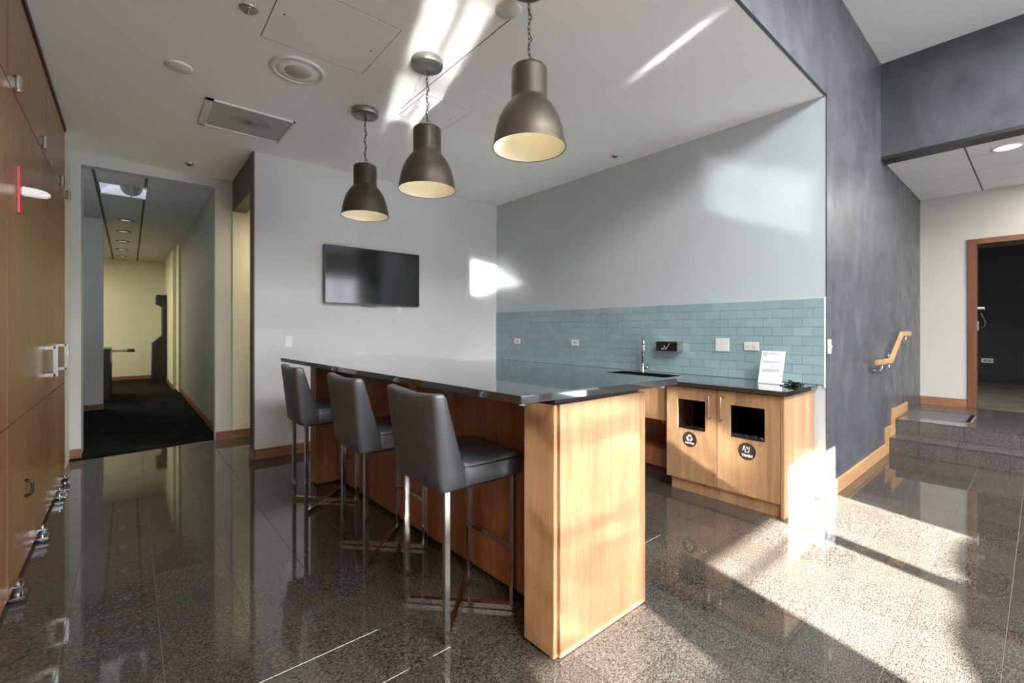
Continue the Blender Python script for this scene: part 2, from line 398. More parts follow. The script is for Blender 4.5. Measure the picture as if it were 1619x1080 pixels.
# corridor shell
struct('wall_corridor_right', MB().box((.82, 12.2, 0), (.9, 12.9, 3.25)).box((.76, 12.9, 0), (1.3, 16.2, 3.25)), 'corridor_paint')
sbox('wall_corridor_side', (.86, YH + .12, 0), (1.3, 12.2, 3.25), 'corridor_paint_shaded')
sbox('wall_corridor_left', (-3, 10.35, 0), (-.34, 10.5, 3.25), 'corridor_paint_grey')
sbox('wall_corridor_near', (-.45, YH + .12, 0), (-.395, 7.0, 3.25), 'wall_paint_white')
struct('wall_corridor_end', MB().box((-3, 16.15, 0), (1.3, 16.3, 3.3)), 'corridor_paint')
sbox('wall_corridor_far_left', (-3.1, 6.8, 0), (-3, 16.2, 3.3), 'corridor_paint')
cc = struct('ceiling_corridor', MB().box((-3, YH + .12, 3.262), (1.3, 7.76, 3.5)).box((-3, 8.42, 3.262), (1.3, 16.2, 3.5)).box((-3, 7.76, 3.262), (-.3, 8.42, 3.5)).box((.345, 7.76, 3.262), (1.3, 8.42, 3.5)).box((-.3, 7.76, 3.42), (.345, 8.42, 3.5)), 'seam_dark')
xs = [(-3, -.34), (-.31, .15), (.18, 1.0)]
for y0, y1 in ((6.72, 7.75), (8.43, 10.3), (10.31, 16.15)):
    for a, b in xs:
        MB().box((a if a != .18 else .18, y0, 3.25), (b, y1, 3.27)).build('ceiling_panel', 'ceiling_panel', cc)
for a, b in (xs[0], xs[2]): MB().box((a, 7.757, 3.25), (b, 8.423, 3.27)).build('ceiling_panel', 'ceiling_panel', cc)

# baseboards
def base(name, a, b, m): return struct(name, MB().box(a, b, .003), m)
base('baseboard_back', (1.0, YT - .014, 0), (1.3, YT, .105), 'trim_x')
base('baseboard_back', (1.3, YT - .014, 0), (XT - .7, YT, .105), 'trim_x')
base('baseboard_partition', (.972, YT - .014, 0), (.986, YT + .145, .105), 'trim_y')
base('baseboard_recess', (.81, YH - .03, 0), (3.0, YH - .013, .105), 'trim_x')
base('baseboard_corridor_wall', (-.5, YH - .014, 0), (-.385, YH, .105), 'trim_x')
base('baseboard_corridor_right', (.845, YH + .12, .008), (.86, 12.2, .105), 'trim_y')
base('baseboard_corridor_right', (.745, 12.9, .008), (.76, 16.15, .105), 'trim_y')
base('baseboard_corridor_left', (-3, 10.336, .008), (-.34, 10.35, .105), 'trim_x')
base('baseboard_corridor_end', (-3, 16.136, .008), (.76, 16.15, .105), 'trim_x')
base('baseboard_pier', (XT - .016, YD - .016, 0), (6.40, YD - .002, .125), 'trim_oak_x')
base('baseboard_pier_end', (XT - .016, YD - .002, 0), (XT - .002, YD + .06, .125), 'trim_oak_z')
# stepped skirting beside the stairs
base('baseboard_step', (6.24, YD - .018, .1), (6.40, YD - .002, .30), 'trim_oak_z')
base('baseboard_step', (6.40, YD - .018, .17), (6.72, YD - .002, .29), 'trim_oak_x')
base('baseboard_step', (6.56, YD - .018, .29), (6.72, YD - .002, .47), 'trim_oak_z')
base('baseboard_step', (6.72, YD - .018, .34), (7.45, YD - .002, .46), 'trim_oak_x')

# ------------------------------------------------------------------ steps, passage, back room
S1, S2, Z1, Z2 = 6.416, 6.75, .172, .336
st = struct('floor_stairs', MB().box((S1 + .012, -4, -.1), (S2, YD - .003, Z1 - .012)).box((S2 + .012, -4, -.1), (8.44, YD - .003, Z2 - .012)), 'grout')
def tiles_x(x, z0, z1, ys, name):
    for a, b in zip(ys, ys[1:]):
        if a < -4: continue
        MB().box((x, b + .002, z0 + .001), (x + .011, a - .002, z1 - .001), .001).build(name, 'granite_step', st)
ys1 = [1.112, .86, .565] + [.565 - .36 * k for k in range(1, 8)]
ys2 = [1.112, .9, .54] + [.54 - .4 * k for k in range(1, 8)]
tiles_x(S1, 0, Z1 - .012, ys1, 'riser_tile'); tiles_x(S2, Z1, Z2 - .012, ys2, 'riser_tile')
for a, b in zip(ys1, ys1[1:]): MB().box((S1 - .006, b + .002, Z1 - .012), (S2 + .011, a - .002, Z1), .002).build('tread_tile', 'granite_step', st)
for k in range(-12, 4):
    for x0 in (S2 - .006, 7.1, 7.45, 7.8, 8.15):
        x1 = {S2 - .006: 7.097, 7.1: 7.447, 7.45: 7.797, 7.8: 8.147, 8.15: 8.438}[x0]
        y0 = .2 + k * .308
        if y0 + .308 > 1.2: continue
        if x0 in (7.1, 7.45) and y0 > .4: continue
        MB().box((x0, y0 + .0015, Z2 - .012), (x1, min(y0 + .3065, YD - .005), Z2), .001).build('landing_tile', 'granite_step', st)
gr = thing('floor_grille', 'slatted grey metal floor grille set into the landing above the dark stone steps', 'grille', (7.3, .85, Z2))
f = MB()
for k in range(12):
    x = 7.02 + k * .06
    MB().box((x, .56, Z2 - .006), (x + .026, 1.108, Z2 + .004)).build('slat', 'grille_light', gr)
MB().box((6.98, .53, Z2 - .011), (7.76, 1.11, Z2 - .007)).build('tray', 'void_black', gr)

XF = 8.44
struct('wall_passage', MB().box((XF, .631, Z2 - .1), (XF + .14, 1.4, 3.4)).box((XF, -5, 2.54), (XF + .14, .631, 3.4)).box((XF, -5, Z2 - .1), (XF + .14, -.9, 2.54)), 'passage_paint')
base('baseboard_passage', (XF - .015, .64, Z2), (XF, YD - .004, Z2 + .11), 'trim_y')
base('baseboard_passage', (XF - .015, -5, Z2), (XF, -1.0, Z2 + .11), 'trim_y')
dfm = thing('door_frame', 'dark reddish wooden door frame around the opening to the dark back room', 'door frame', (XF, -.13, Z2))
MB().box((XF - .025, .56, Z2), (XF + .16, .645, 2.55), .004).build('jamb', 'door_frame', dfm)
MB().box((XF - .025, -.98, Z2), (XF + .16, -.9, 2.55), .004).build('jamb', 'door_frame', dfm)
MB().box((XF - .025, -.9, 2.48), (XF + .16, .56, 2.55), .004).build('head', 'door_frame', dfm)
MB().box((XF + .07, .545, Z2 + 1.02), (XF + .1, .5605, Z2 + 1.14), .002).build('strike_plate', 'brushed_steel', dfm)
cp = sbox('ceiling_passage', (6.3, -5, 3.19), (8.6, YD, 3.3), 'seam_dark')
for k, x0 in enumerate((6.31, 6.74, 7.35, 7.96)):
    x1 = (6.735, 7.345, 7.955, 8.44)[k]
    for j in range(5):
        y1 = 1.112 - .61 * j
        MB().box((x0 + .004, y1 - .6, 3.17), (x1 - .004, y1 - .004, 3.185)).build('ceiling_tile', 'ceiling_tile', cp)
# back room beyond the door
sbox('floor_back_room', (XF, -4, .2), (13.2, 4, Z2 - .004), 'carpet_light')
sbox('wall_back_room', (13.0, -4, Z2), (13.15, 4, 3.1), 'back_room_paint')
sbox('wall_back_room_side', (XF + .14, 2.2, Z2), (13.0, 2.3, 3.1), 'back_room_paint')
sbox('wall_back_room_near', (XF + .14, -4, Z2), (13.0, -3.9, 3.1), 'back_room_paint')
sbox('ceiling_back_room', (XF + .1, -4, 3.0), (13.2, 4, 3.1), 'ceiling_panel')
base('baseboard_back_room', (12.985, -4, Z2), (13.0, 2.2, Z2 + .13), 'black_plastic')

# hall shell to the right and the window wall
sbox('wall_hall_right', (10.3, YW, 0), (10.45, -5, ZH), 'passage_paint')
sbox('wall_hall_side', (6.1, -5.1, 0), (10.4, -5, ZH), 'passage_paint')
openings = {'A1': (.33, 1.335, 2.86, 3.47), 'A2': (1.44, 2.29, 2.97, 3.80), 'C': (-1.03, -.27, 2.39, 3.5), 'B': (-1.25, -.82, .55, 1.45),
            'S1': (.40, .47, .2, .55), 'S2': (1.36, 1.41, .3, .44), 'E': (1.75, 2.05, .75, 1.35), 'L1': (5.0, 6.9, .7, 3.3), 'L2': (2.6, 4.6, .7, 2.7), 'L3': (-3.6, -1.7, .7, 3.3)}
bx = sorted({-4.3, 10.45} | {v for o in openings.values() for v in o[:2]}); bz = sorted({0, ZH} | {v for o in openings.values() for v in o[2:]})
wm = MB()
for z0, z1 in zip(bz, bz[1:]):
    run = None
    for x0, x1 in list(zip(bx, bx[1:])) + [(None, None)]:
        solid = x0 is not None and not any(o[0] <= x0 and x1 <= o[1] and o[2] <= z0 and z1 <= o[3] for o in openings.values())
        if solid: run = (run[0], x1) if run else (x0, x1)
        elif run: wm.box((run[0], YW - .12, z0), (run[1], YW, z1)); run = None
struct('wall_window', wm, 'passage_paint')
def bars(no, key, hz=(), vx=(), glass='glass_clear'):
    x0, x1, z0, z1 = openings[key]
    m = MB().box((x0, YW - .07, z0), (x1, YW - .05, z0 + .02)).box((x0, YW - .07, z1 - .012), (x1, YW - .05, z1))
    for z, t in hz: m.box((x0, YW - .068, z - t / 2), (x1, YW - .052, z + t / 2))
    for x, t in vx: m.box((x - t / 2, YW - .068, z0), (x + t / 2, YW - .052, z1))
    fr = m.build('window_%d' % no, 'dark_steel', None, 'structure')
    MB().box((x0, YW - .064, z0), (x1, YW - .06, z1)).build('pane', glass, fr)
BLOCK_EDGE = [(2.301, 2.999), (2.188, 3.02), (2.057, 3.031), (1.925, 3.036), (1.791, 3.032), (1.665, 3.022), (1.588, 3.006), (1.565, 2.989), (1.535, 3.004), (1.461, 3.014), (1.37, 3.013), (1.262, 3.008), (1.199, 2.996), (1.116, 2.992), (0.99, 2.995), (0.888, 2.991), (0.804, 2.982), (0.711, 2.97), (0.64, 2.956), (0.574, 2.941), (0.3, 2.941)]
struct('sun_blocker', MB().prism([(x, z) for x, z in BLOCK_EDGE[::-1]] + [(2.31, BLOCK_EDGE[0][1]), (2.31, 2.8), (.30, 2.8)], YW - .04, YW - .03, 0, 'Y'), 'passage_paint')   # added sun blocker, its wavy edge shapes the floor patch
bars(1, 'A1', [(3.357, .012)], [], 'glass_clear')
bars(2, 'A2', [(3.72, .014), (3.6, .014), (3.44, .012)])
bars(3, 'C', [(3.24, .03), (3.10, .035), (2.97, .055), (2.55, .09)], [], 'glass_half')
bars(4, 'B', [(1.0, .06)], [(-1.02, .03)], 'glass_dim')
bars(5, 'S1'); bars(6, 'S2'); bars(7, 'E', glass='glass_faint')
for no, key in ((8, 'L1'), (9, 'L2'), (10, 'L3')): bars(no, key, [(2.0, .04)], [((openings[key][0] + openings[key][1]) / 2, .06)], 'daylight_glow')  # panes made to glow as daylight fill

# ------------------------------------------------------------------ glass tiles of the back wall
bs = struct('wall_tile_bed', MB().box((XT - .006, YD + .02, .921), (XT, YT, 1.619)), 'tile_grout')
TW, TH = .1508, .0773
tm_full = chamfer_tile('wall_tile', TW - .0022, TH - .0022, .007, .0012, 'glass_tile', '-X')
tm_half = chamfer_tile('wall_tile', TW / 2 - .0022, TH - .0022, .007, .0012, 'glass_tile', '-X')
for r in range(9):
    zc = 1.617 - (r + .5) * TH; y = YD + .017
    if r % 2: piece('wall_tile', tm_half, (XT - .012, y + TW / 4, zc), bs); y += TW / 2
    while y + TW < YT: piece('wall_tile', tm_full, (XT - .012, y + TW / 2, zc), bs); y += TW
    if YT - y > .01: MB().box((XT - .012, y + .0011, zc - TH / 2 + .0011), (XT - .005, YT - .001, zc + TH / 2 - .0011)).build('wall_tile', 'glass_tile', bs)
struct('trim_3', MB().box((XT - .0135, YD + .006, .9), (XT, YD + .016, 1.625)), 'white_trim')

# ------------------------------------------------------------------ bar
bar = thing('bar_island', 'long wooden bar with light oak end panel and dark back under the black stone top', 'bar', (1.6, 2.7, 0))
YB0, YB1 = 1.29, 4.11
MB().prism([(1.56, YB0 + .03), (1.945, YB0 + .03), (1.945, YB1 + .17), (1.50, YB1 + .17)], .012, 1.045).build('carcass', 'bar_panel', bar)
MB().box((1.3535, YB0 - .003, .004), (1.967, YB0 + .022, 1.052), .0015).build('end_panel', 'oak_panel', bar)
MB().box((1.322, YB0 + .004, .012), (1.3425, YB0 + .185, 1.052), .0015).build('side_panel', 'oak_panel', bar)
MB().box((1.3425, YB0 + .012, .006), (1.354, YB0 + .03, 1.05)).build('reveal_strip', 'oak_dark', bar)
MB().box((1.3425, YB0 + .03, .0), (1.60, YB0 + .183, 1.045)).build('end_carcass', 'oak_dark', bar)
MB().box((1.945, YB0 + .03, .012), (1.966, YB1 + .17, 1.05), .0015).build('inner_panel', 'oak_panel', bar)
pan = [(1.4765, 1.512), (2.24, 1.486), (2.97, 1.463), (3.56, 1.446), (4.108, 1.428)]
for (ya, xa), (yb, xb) in zip(pan, pan[1:]):
    p_ = MB().prism([(xa, ya + .0025), (xa + .05, ya + .0025), (xb + .05, yb - .0025), (xb, yb - .0025)], .03, 1.045, .001).build('back_panel', 'bar_panel', bar)
    if ya > 2 and ya < 3.2:
        MB().cyl((xb - .006, yb - .05, .505), .011, .008, 'X').build('lock', 'brass', p_)
MB().prism([(1.55, 1.477), (1.60, 1.477), (1.51, 4.1), (1.46, 4.1)], 0, .03).build('plinth', 'black_plastic', bar)
MB().box((1.245, YB1, .012), (1.52, YB1 + .165, 1.045), .0015).build('end_pier', 'bar_panel', bar)
MB().prism([(1.345, YB0 + .02), (1.93, YB0 + .015), (1.93, YB1 + .1), (1.26, YB1 + .1)], 1.053, 1.0795).build('sub_top', 'black_metal', bar)
for y, x0 in ((2.05, 1.17), (2.75, 1.15), (3.35, 1.13)):
    MB().box((x0, y, 1.064), (1.56, y + .06, 1.0795), .002).build('bracket', 'dark_steel', bar)
for x, y in ((1.185, 1.335), (2.09, 1.27)):
    MB().lathe([(0, 1.06), (.012, 1.062), (.014, 1.0795), (0, 1.0795)], (x, y, 0), 16).build('bumper', 'white_plastic', bar)
# small oak wedges under the overhang
for y, x in ((2.72, 1.47), (3.50, 1.45)):
    MB().prism([(x - .10, 1.05), (x + .01, 1.05), (x + .01, .9)], y, y + .03, .001, 'Y').build('oak_wedge', 'oak_panel', bar)
top = MB().prism([(1.12, 1.268), (2.14, 1.212), (2.105, 4.3), (1.035, 4.43)], 1.08, 1.1115, .003).build('countertop', 'black_stone')
tag(top, 'large polished black stone bar top overhanging the stools', 'countertop')

# ------------------------------------------------------------------ bar stools
def make_stool():
    root = thing('bar_stool', 'x', 'bar stool', (0, 0, 0), 'bar stools along the bar')
    X0, X1, HW = -.20, .20, .205; S = .026
    for i, (x, y) in enumerate(((X0, -HW + S / 2), (X0, HW - S / 2), (X1 - S, -HW + S / 2), (X1 - S, HW - S / 2))):
        MB().box((x, y - S / 2, .004), (x + S, y + S / 2, .668), .002).build('leg', 'chrome', root)
    a, b = X0 + S / 2, X1 - S / 2; c = HW - S / 2
    MB().bar((a, -c, .016), (b, c, .016), S, .022).build('cross_bar', 'chrome', root)
    MB().bar((a, c, .0155), (b, -c, .0155), S, .022).build('cross_bar', 'chrome', root)
    MB().box((X1 - S + .002, -HW + S, .285), (X1 - .002, HW - S, .307), .002).build('foot_rail', 'chrome', root)
    MB().box((X0 + .003, -HW + S, .645), (X1 - .003, HW - S, .667)).build('seat_rail', 'black_metal', root)
    for x in (X0 + S / 2, X1 - S / 2):
        for y in (-c, c): MB().cyl((x, y, 0), .012, .004).build('glide', 'black_plastic', root)
    # seat cushion: rounded rings, slightly crowned
    def ring(x0, x1, hw, z, r, n=5):
        P = []
        for cx, cyy, a0 in ((x1 - r, hw - r, 0), (x0 + r, hw - r, 90), (x0 + r, -hw + r, 180), (x1 - r, -hw + r, 270)):
            for k in range(n): q = R(a0 + 90 * k / (n - 1)); P.append((cx + r * cos(q), cyy + r * sin(q), z))
        return P
    f, w_ = .226, .226
    seat = MB().loft([ring(-.12, f - .01, w_ - .008, .666, .02), ring(-.12, f - .002, w_ - .002, .672, .024), ring(-.12, f, w_, .70, .026), ring(-.12, f, w_, .748, .026),
               ring(-.12, f - .002, w_ - .003, .752, .026), ring(-.12, f, w_, .756, .026), ring(-.12, f - .01, w_ - .01, .772, .03), ring(-.12, f - .06, w_ - .05, .783, .04), ring(-.1, f - .13, w_ - .13, .787, .04)]).build('seat', 'grey_leather', root)
    MB().tube(ring(-.1, f + .0008, w_ + .0008, .752, .026)[-10:] + ring(-.1, f + .0008, w_ + .0008, .752, .026)[:10], .0022, 6).build('piping', 'black_plastic', seat)
    # wedge backrest, concave across, leaning back
    def bring(z):
        t_ = (z - .662) / (1.088 - .662); hw = .222 + .026 * t_; xb = -.232 - .045 * t_; xf = -.085 - .135 * t_; r = .02
        P = []
        N = 7
        for k in range(N):      # back face, right to left, bowed outwards at the middle
            y = -hw + r + (2 * hw - 2 * r) * k / (N - 1); P.append((xb - .012 * (1 - (y / hw) ** 2), y, z))
        P.append((xb + .006, hw - .006, z)); P.append((xb + r, hw, z)); P.append((xf - .01, hw, z)); P.append((xf, hw - .008, z))
        for k in range(N):
            y = hw - .03 - (2 * hw - .06) * k / (N - 1); P.append((xf - .018 * t_ * (1 - (y / hw) ** 2) - .004, y, z))
        P += [(xf, -hw + .008, z), (xf - .01, -hw, z), (xb + r, -hw, z), (xb + .006, -hw + .006, z)]
        return P
    def shrink(P, d, z):
        cx = sum(p[0] for p in P) / len(P)
        return [(cx + (p[0] - cx) * (1 - d * 14), p[1] * (1 - d * 2.2), z) for p in P]
    zs = [.668 + (1.072 - .668) * k / 8 for k in range(9)]
    rings = [shrink(bring(.662), .008, .662)] + [bring(z) for z in zs] + [shrink(bring(1.078), .006, 1.082), shrink(bring(1.086), .016, 1.089), shrink(bring(1.09), .034, 1.092)]
    def dip(P): return [(p[0], p[1], p[2] - .012 * (1 - min(1, (p[1] / .24) ** 2)) * max(0, (p[2] - .95) / .14)) for p in P]
    MB().loft([dip(r) for r in rings]).build('backrest', 'grey_leather', root)
    return root
stool = make_stool()
spots = [(1.243, 1.868, -1.5, 'nearest grey leather bar stool on chrome legs, beside the light oak end panel'),
         (1.222, 2.69, -1.5, 'middle one of the three grey leather bar stools on chrome legs'),
         (1.19, 3.70, -2.5, 'farthest grey leather bar stool on chrome legs, near the white wall')]
for k, (x, y, a, lab) in enumerate(spots):
    o = stool if k == 0 else copy_tree(stool)
    if k == 0: first = o
for o, (x, y, a, lab) in zip([q for q in bpy.data.objects if q.name.startswith('bar_stool')], spots):
    o.location = (x, y, 0); o.rotation_euler = (0, 0, R(a)); o['label'] = lab

# ------------------------------------------------------------------ pendant lamps
def make_pendant():
    root = thing('pendant_lamp', 'x', 'lamp', (0, 0, 0), 'pendant lamps over the bar')
    zr = 2.333 - ZC
    prof = [(.195, 0), (.1965, .004), (.194, .012), (.188, .05), (.178, .1), (.163, .15), (.144, .19), (.124, .22), (.106, .241), (.099, .25), (.097, .258), (.0955, .262), (.0955, .41), (.092, .424), (.082, .43), (0, .432)]
    sh = MB().lathe([(r, zr + h) for r, h in prof], seg=56).build('shade', 'bronze', root)
    inn = [(.1925, .001), (.190, .012), (.184, .05), (.174, .1), (.159, .15), (.14, .19), (.12, .22), (.1, .243), (.05, .25), (0, .25)]
    MB().lathe([(r, zr + h) for r, h in inn], seg=56).build('lining', 'shade_cream', sh)
    MB().lathe([(.1975, zr - .001), (.1985, zr + .003), (.1975, zr + .007), (.195, zr + .004), (.1935, zr), (.1975, zr - .001)], seg=56).build('rim', 'bronze', sh)
    MB().lathe([(0, zr + .13), (.03, zr + .14), (.042, zr + .165), (.036, zr + .2), (.02, zr + .225), (.018, zr + .252)], seg=24).build('bulb', 'bulb', root)
    MB().lathe([(0, 0), (.106, 0), (.108, -.006), (.108, -.04), (.104, -.048), (0, -.05)], seg=48).build('canopy', 'canopy_steel', root)
    MB().lathe([(0, zr + .455), (.011, zr + .452), (.013, zr + .44), (.02, zr + .43)], seg=16).build('loop', 'dark_steel', root)
    ch = MB(); z = -.05; k = 0; zb = zr + .447
    while z > zb:
        l, wd = .031, .0075; P = []
        for a in range(13):
            q = 2 * pi * a / 12; u = wd * cos(q); v = l / 2 * sin(q)
            P.append((u, 0, z - l / 2 + v) if k % 2 else (0, u, z - l / 2 + v))
        ch.tube(P, .0018, 6, False); z -= l - .0045; k += 1
    ch.build('chain', 'dark_steel', root)
    n = 28; P = []
    for a in range(n + 1):
        t_ = a / n; zz = -.045 + t_ * (zr + .43 + .045); P.append((.011 * sin(t_ * 23), -.006 + .011 * cos(t_ * 23) - (.035 * max(0, (t_ - .86) / .14)), zz))
    MB().tube(P, .0028, 6).build('cord', 'black_plastic', root)
    return root
pend = make_pendant()
plist = [(1.535, 3.745, 'farthest bronze pendant lamp, hanging in front of the white wall'),
         (1.578, 2.77, 'middle one of the three bronze pendant lamps over the bar'),
         (1.632, 1.78, 'nearest and largest looking bronze pendant lamp over the bar')]
for k in range(2): copy_tree(pend)
for o, (x, y, lab) in zip([q for q in bpy.data.objects if q.name.startswith('pendant_lamp')], plist):
    o.location = (x, y, ZC); o['label'] = lab

# ------------------------------------------------------------------ television
tv = thing('television', 'black flat television mounted on the white wall above the bar', 'television', (2.29, YT, 2.0))
MB().box((1.692, YT - .062, 1.662), (2.898, YT - .025, 2.343), .004).build('housing', 'black_plastic', tv)
MB().box((1.704, YT - .0645, 1.68), (2.886, YT - .0615, 2.333), .0005).build('screen', 'screen', tv)
MB().box((2.0, YT - .025, 1.8), (2.6, YT, 2.2)).build('wall_mount', 'black_metal', tv)
MB().prism([(2.14, 1.664), (2.34, 1.664), (2.31, 1.650), (2.17, 1.650)], YT - .06, YT - .04, .001, 'Y').build('sensor', 'black_plastic', tv)
cpn = thing('cable_plate', 'white cable plate peeking out below the television', 'wall plate', (2.64, YT, 1.61))
MB().box((2.60, YT - .008, 1.575), (2.66, YT, 1.675), .002).build('plate', 'white_plastic', cpn)
MB().box((2.612, YT - .016, 1.58), (2.622, YT - .008, 1.66)).build('cable_channel', 'white_plastic', cpn)
MB().box((2.632, YT - .016, 1.58), (2.642, YT - .008, 1.66)).build('cable_channel', 'white_plastic', cpn)

# ------------------------------------------------------------------ wall plates, outlets, switches
def plate_y(name, label, cat, x, z, w_, h_, group=None):        # on the television wall
    t_ = thing(name, label, cat, (x, YT, z), group)
    MB().box((x - w_ / 2, YT - .007, z - h_ / 2), (x + w_ / 2, YT, z + h_ / 2), .002).build('plate', 'white_plastic', t_)
    MB().box((x - w_ * .24, YT - .010, z - h_ * .3), (x + w_ * .24, YT - .006, z + h_ * .3), .001).build('rocker', 'white_plastic', t_)
plate_y('light_switch', 'white rocker light switch on the white wall left of the bar', 'light switch', 1.328, 1.235, .075, .118)
def plate_x(name, label, cat, y, z, w_, h_, kind):              # on the tiles
    t_ = thing(name, label, cat, (XT - .012, y, z)); x = XT - .012
    MB().box((x - .008, y - w_ / 2, z - h_ / 2), (x, y + w_ / 2, z + h_ / 2), .002).build('plate', 'white_plastic', t_)
    if kind == 'duplex':
        for s in (-1, 1):
            q = MB().box((x - .011, y + s * w_ * .2 - .016, z - .017), (x - .007, y + s * w_ * .2 + .016, z + .017), .002).build('socket', 'white_plastic', t_)
            for d in (-.006, .006): MB().box((x - .0118, y + s * w_ * .2 + d - .001, z - .002), (x - .0105, y + s * w_ * .2 + d + .001, z + .008)).build('slot', 'black_plastic', q)
            MB().cyl((x - .0118, y + s * w_ * .2, z - .009), .0022, .0012, 'X', 10).build('slot', 'black_plastic', q)
    if kind == 'jack':
        MB().box((x - .011, y - .012, z - .01), (x - .007, y + .012, z + .01), .001).build('jack', 'ink_grey', t_)
plate_x('outlet', 'white outlet on the blue tiles nearest the far corner', 'outlet', 4.857, 1.203, .118, .078, 'jack')
plate_x('outlet', 'white outlet on the blue tiles left of the faucet', 'outlet', 3.761, 1.203, .118, .078, 'jack')
plate_x('outlet', 'white double outlet on the blue tiles beside the paper sign', 'outlet', 1.68, 1.216, .125, .076, 'duplex')
plate_x('blank_plate', 'square blank white plate on the blue tiles between dispenser and double outlet', 'wall plate', 1.939, 1.224, .125, .122, 'blank')
sw = thing('light_switch', 'narrow white light switch on the dark plaster wall beside the tile edge', 'light switch', (4.27, YD - .002, 1.228))
MB().box((4.245, YD - .014, 1.17), (4.305, YD - .002, 1.285), .002).build('plate', 'white_plastic', sw)
MB().box((4.268, YD - .026, 1.215), (4.284, YD - .013, 1.24), .002).build('toggle', 'white_plastic', sw)
ol = thing('outlet', 'white outlet low on the dark wall of the back room', 'outlet', (13.0, .715, .744))
MB().box((12.99, .63, .71), (13.0, .80, .80), .002).build('plate', 'white_plastic', ol)
for s in (-1, 1): MB().box((12.986, .715 + s * .03 - .018, .735), (12.991, .715 + s * .03 + .018, .775), .001).build('socket', 'ink_grey', ol)

# ------------------------------------------------------------------ dispenser
dp = thing('dispenser', 'small black and steel dispenser box mounted on the blue tiles', 'dispenser', (XT - .06, 2.45, 1.196))
xf = XT - .012
MB().box((xf - .105, 2.33, 1.146), (xf, 2.57, 1.246), .006).build('body', 'brushed_steel', dp)
MB().box((xf - .112, 2.336, 1.152), (xf - .104, 2.566, 1.238), .003).build('front', 'black_plastic', dp)
mk = MB()
for p, q in (((2.505, 1.178), (2.496, 1.164)), ((2.496, 1.164), (2.487, 1.178)), ((2.484, 1.166), (2.478, 1.178)), ((2.478, 1.178), (2.470, 1.166)), ((2.462, 1.166), (2.446, 1.18)), ((2.462, 1.18), (2.446, 1.166)), ((2.446, 1.18), (2.414, 1.228))):
    mk.bar((xf - .1125, *p), (xf - .1125, *q), .0035, .001, (1, 0, 0))
mk.cyl((xf - .1135, 2.470, 1.195), .007, .0012, 'X', 14)
mk.build('marking', 'sticker_white', dp)

# ------------------------------------------------------------------ lower counter, cabinets
XC = 3.578
def plate_holed(x, y0, y1, z0, z1, th, hole):
    m = MB(); a0, a1, c0, c1 = hole
    m.box((x, y0, z0), (x + th, a0, z1)).box((x, a1, z0), (x + th, y1, z1)).box((x, a0, z0), (x + th, a1, c0)).box((x, a0, c1), (x + th, a1, z1))
    bmesh.ops.remove_doubles(m.bm, verts=m.bm.verts[:], dist=1e-5); return m
cab = thing('base_cabinet', 'light oak cabinet with recycling and trash openings below the black counter', 'cabinet', (3.9, 1.67, 0))
MB().box((XC - .003, 1.20, 0), (XT - .002, 1.2225, .885), .0015).build('end_panel', 'oak_panel', cab)
MB().box((XC + .03, 2.105, .1), (XT - .014, 2.125, .885)).build('side_panel', 'oak_dark', cab)
MB().box((XC + .03, 1.2225, .1), (XT - .014, 2.105, .12)).build('bottom_panel', 'oak_dark', cab)
MB().box((XT - .04, 1.2225, .12), (XT - .014, 2.105, .885)).build('back_panel', 'void_black', cab)
MB().box((XC + .022, 1.2225, 0), (XC + .04, 2.09, .1)).build('toe_kick', 'oak_panel', cab)
d1 = plate_holed(XC, 1.687, 2.127, .1, .878, .02, (1.781, 2.026, .527, .776)).build('door', 'oak_panel', cab)
d2 = plate_holed(XC, 1.2245, 1.683, .1, .878, .02, (1.33, 1.583, .527, .776)).build('door', 'oak_panel', cab)
for d, (a0, a1), hy in ((d1, (1.781, 2.026), 1.737), (d2, (1.33, 1.583), 1.642)):
    m = MB().tube([(XC, hy, .83), (XC - .028, hy, .83), (XC - .034, hy, .824), (XC - .034, hy, .662), (XC - .028, hy, .656), (XC, hy, .656)], .006, 10)
    m.build('handle', 'brushed_steel', d)
    # black bin bag folded over the lower lip of the opening
    m = MB(); n = 16; top_, bot = [], []
    for k in range(n + 1):
        y = a0 + .006 + (a1 - a0 - .012) * k / n
        top_.append((XC + .012 + .012 * random.random(), y, .545 + .02 * random.random())); bot.append((XC + .006, y, .528))
    for k in range(n):
        V = [m.bm.verts.new(p) for p in (bot[k], bot[k + 1], top_[k + 1], top_[k])]; m.bm.faces.new(V)
        V = [m.bm.verts.new((p[0] + .012, p[1], p[2])) for p in (bot[k], bot[k + 1], top_[k + 1], top_[k])]; m.bm.faces.new(V[::-1])
    m.build('bin_bag', 'plastic_bag', d)
    MB().box((XC + .0215, a0 - .03, .13), (XC + .4, a1 + .03, .50)).build('bin', 'void_black', d)
    MB().box((XC + .41, a0 - .06, .13), (XC + .42, a1 + .06, .87)).build('bin_back', 'void_black', d)
RX = (R(90), 0, R(-90))      # text facing -X
def disc(d, y, z, r):
    return MB().lathe([(0, 0), (r, 0), (r, -.0012), (0, -.0012)], (XC, y, z), 48, 'X', False).build('round_sticker', 'sticker_brown', d)
s1 = disc(d1, 1.915, .445, .063); s1['label'] = 'round brown recycling sticker'
s2 = disc(d2, 1.455, .437, .0655); s2['label'] = 'round brown trash sticker'
text('lettering', 'RECYCLE', .0185, 'sticker_white', d1, (XC - .0016, 1.915, .414), RX, .0004)
text('lettering', 'TRASH', .026, 'sticker_white', d2, (XC - .0016, 1.455, .405), RX, .0005)
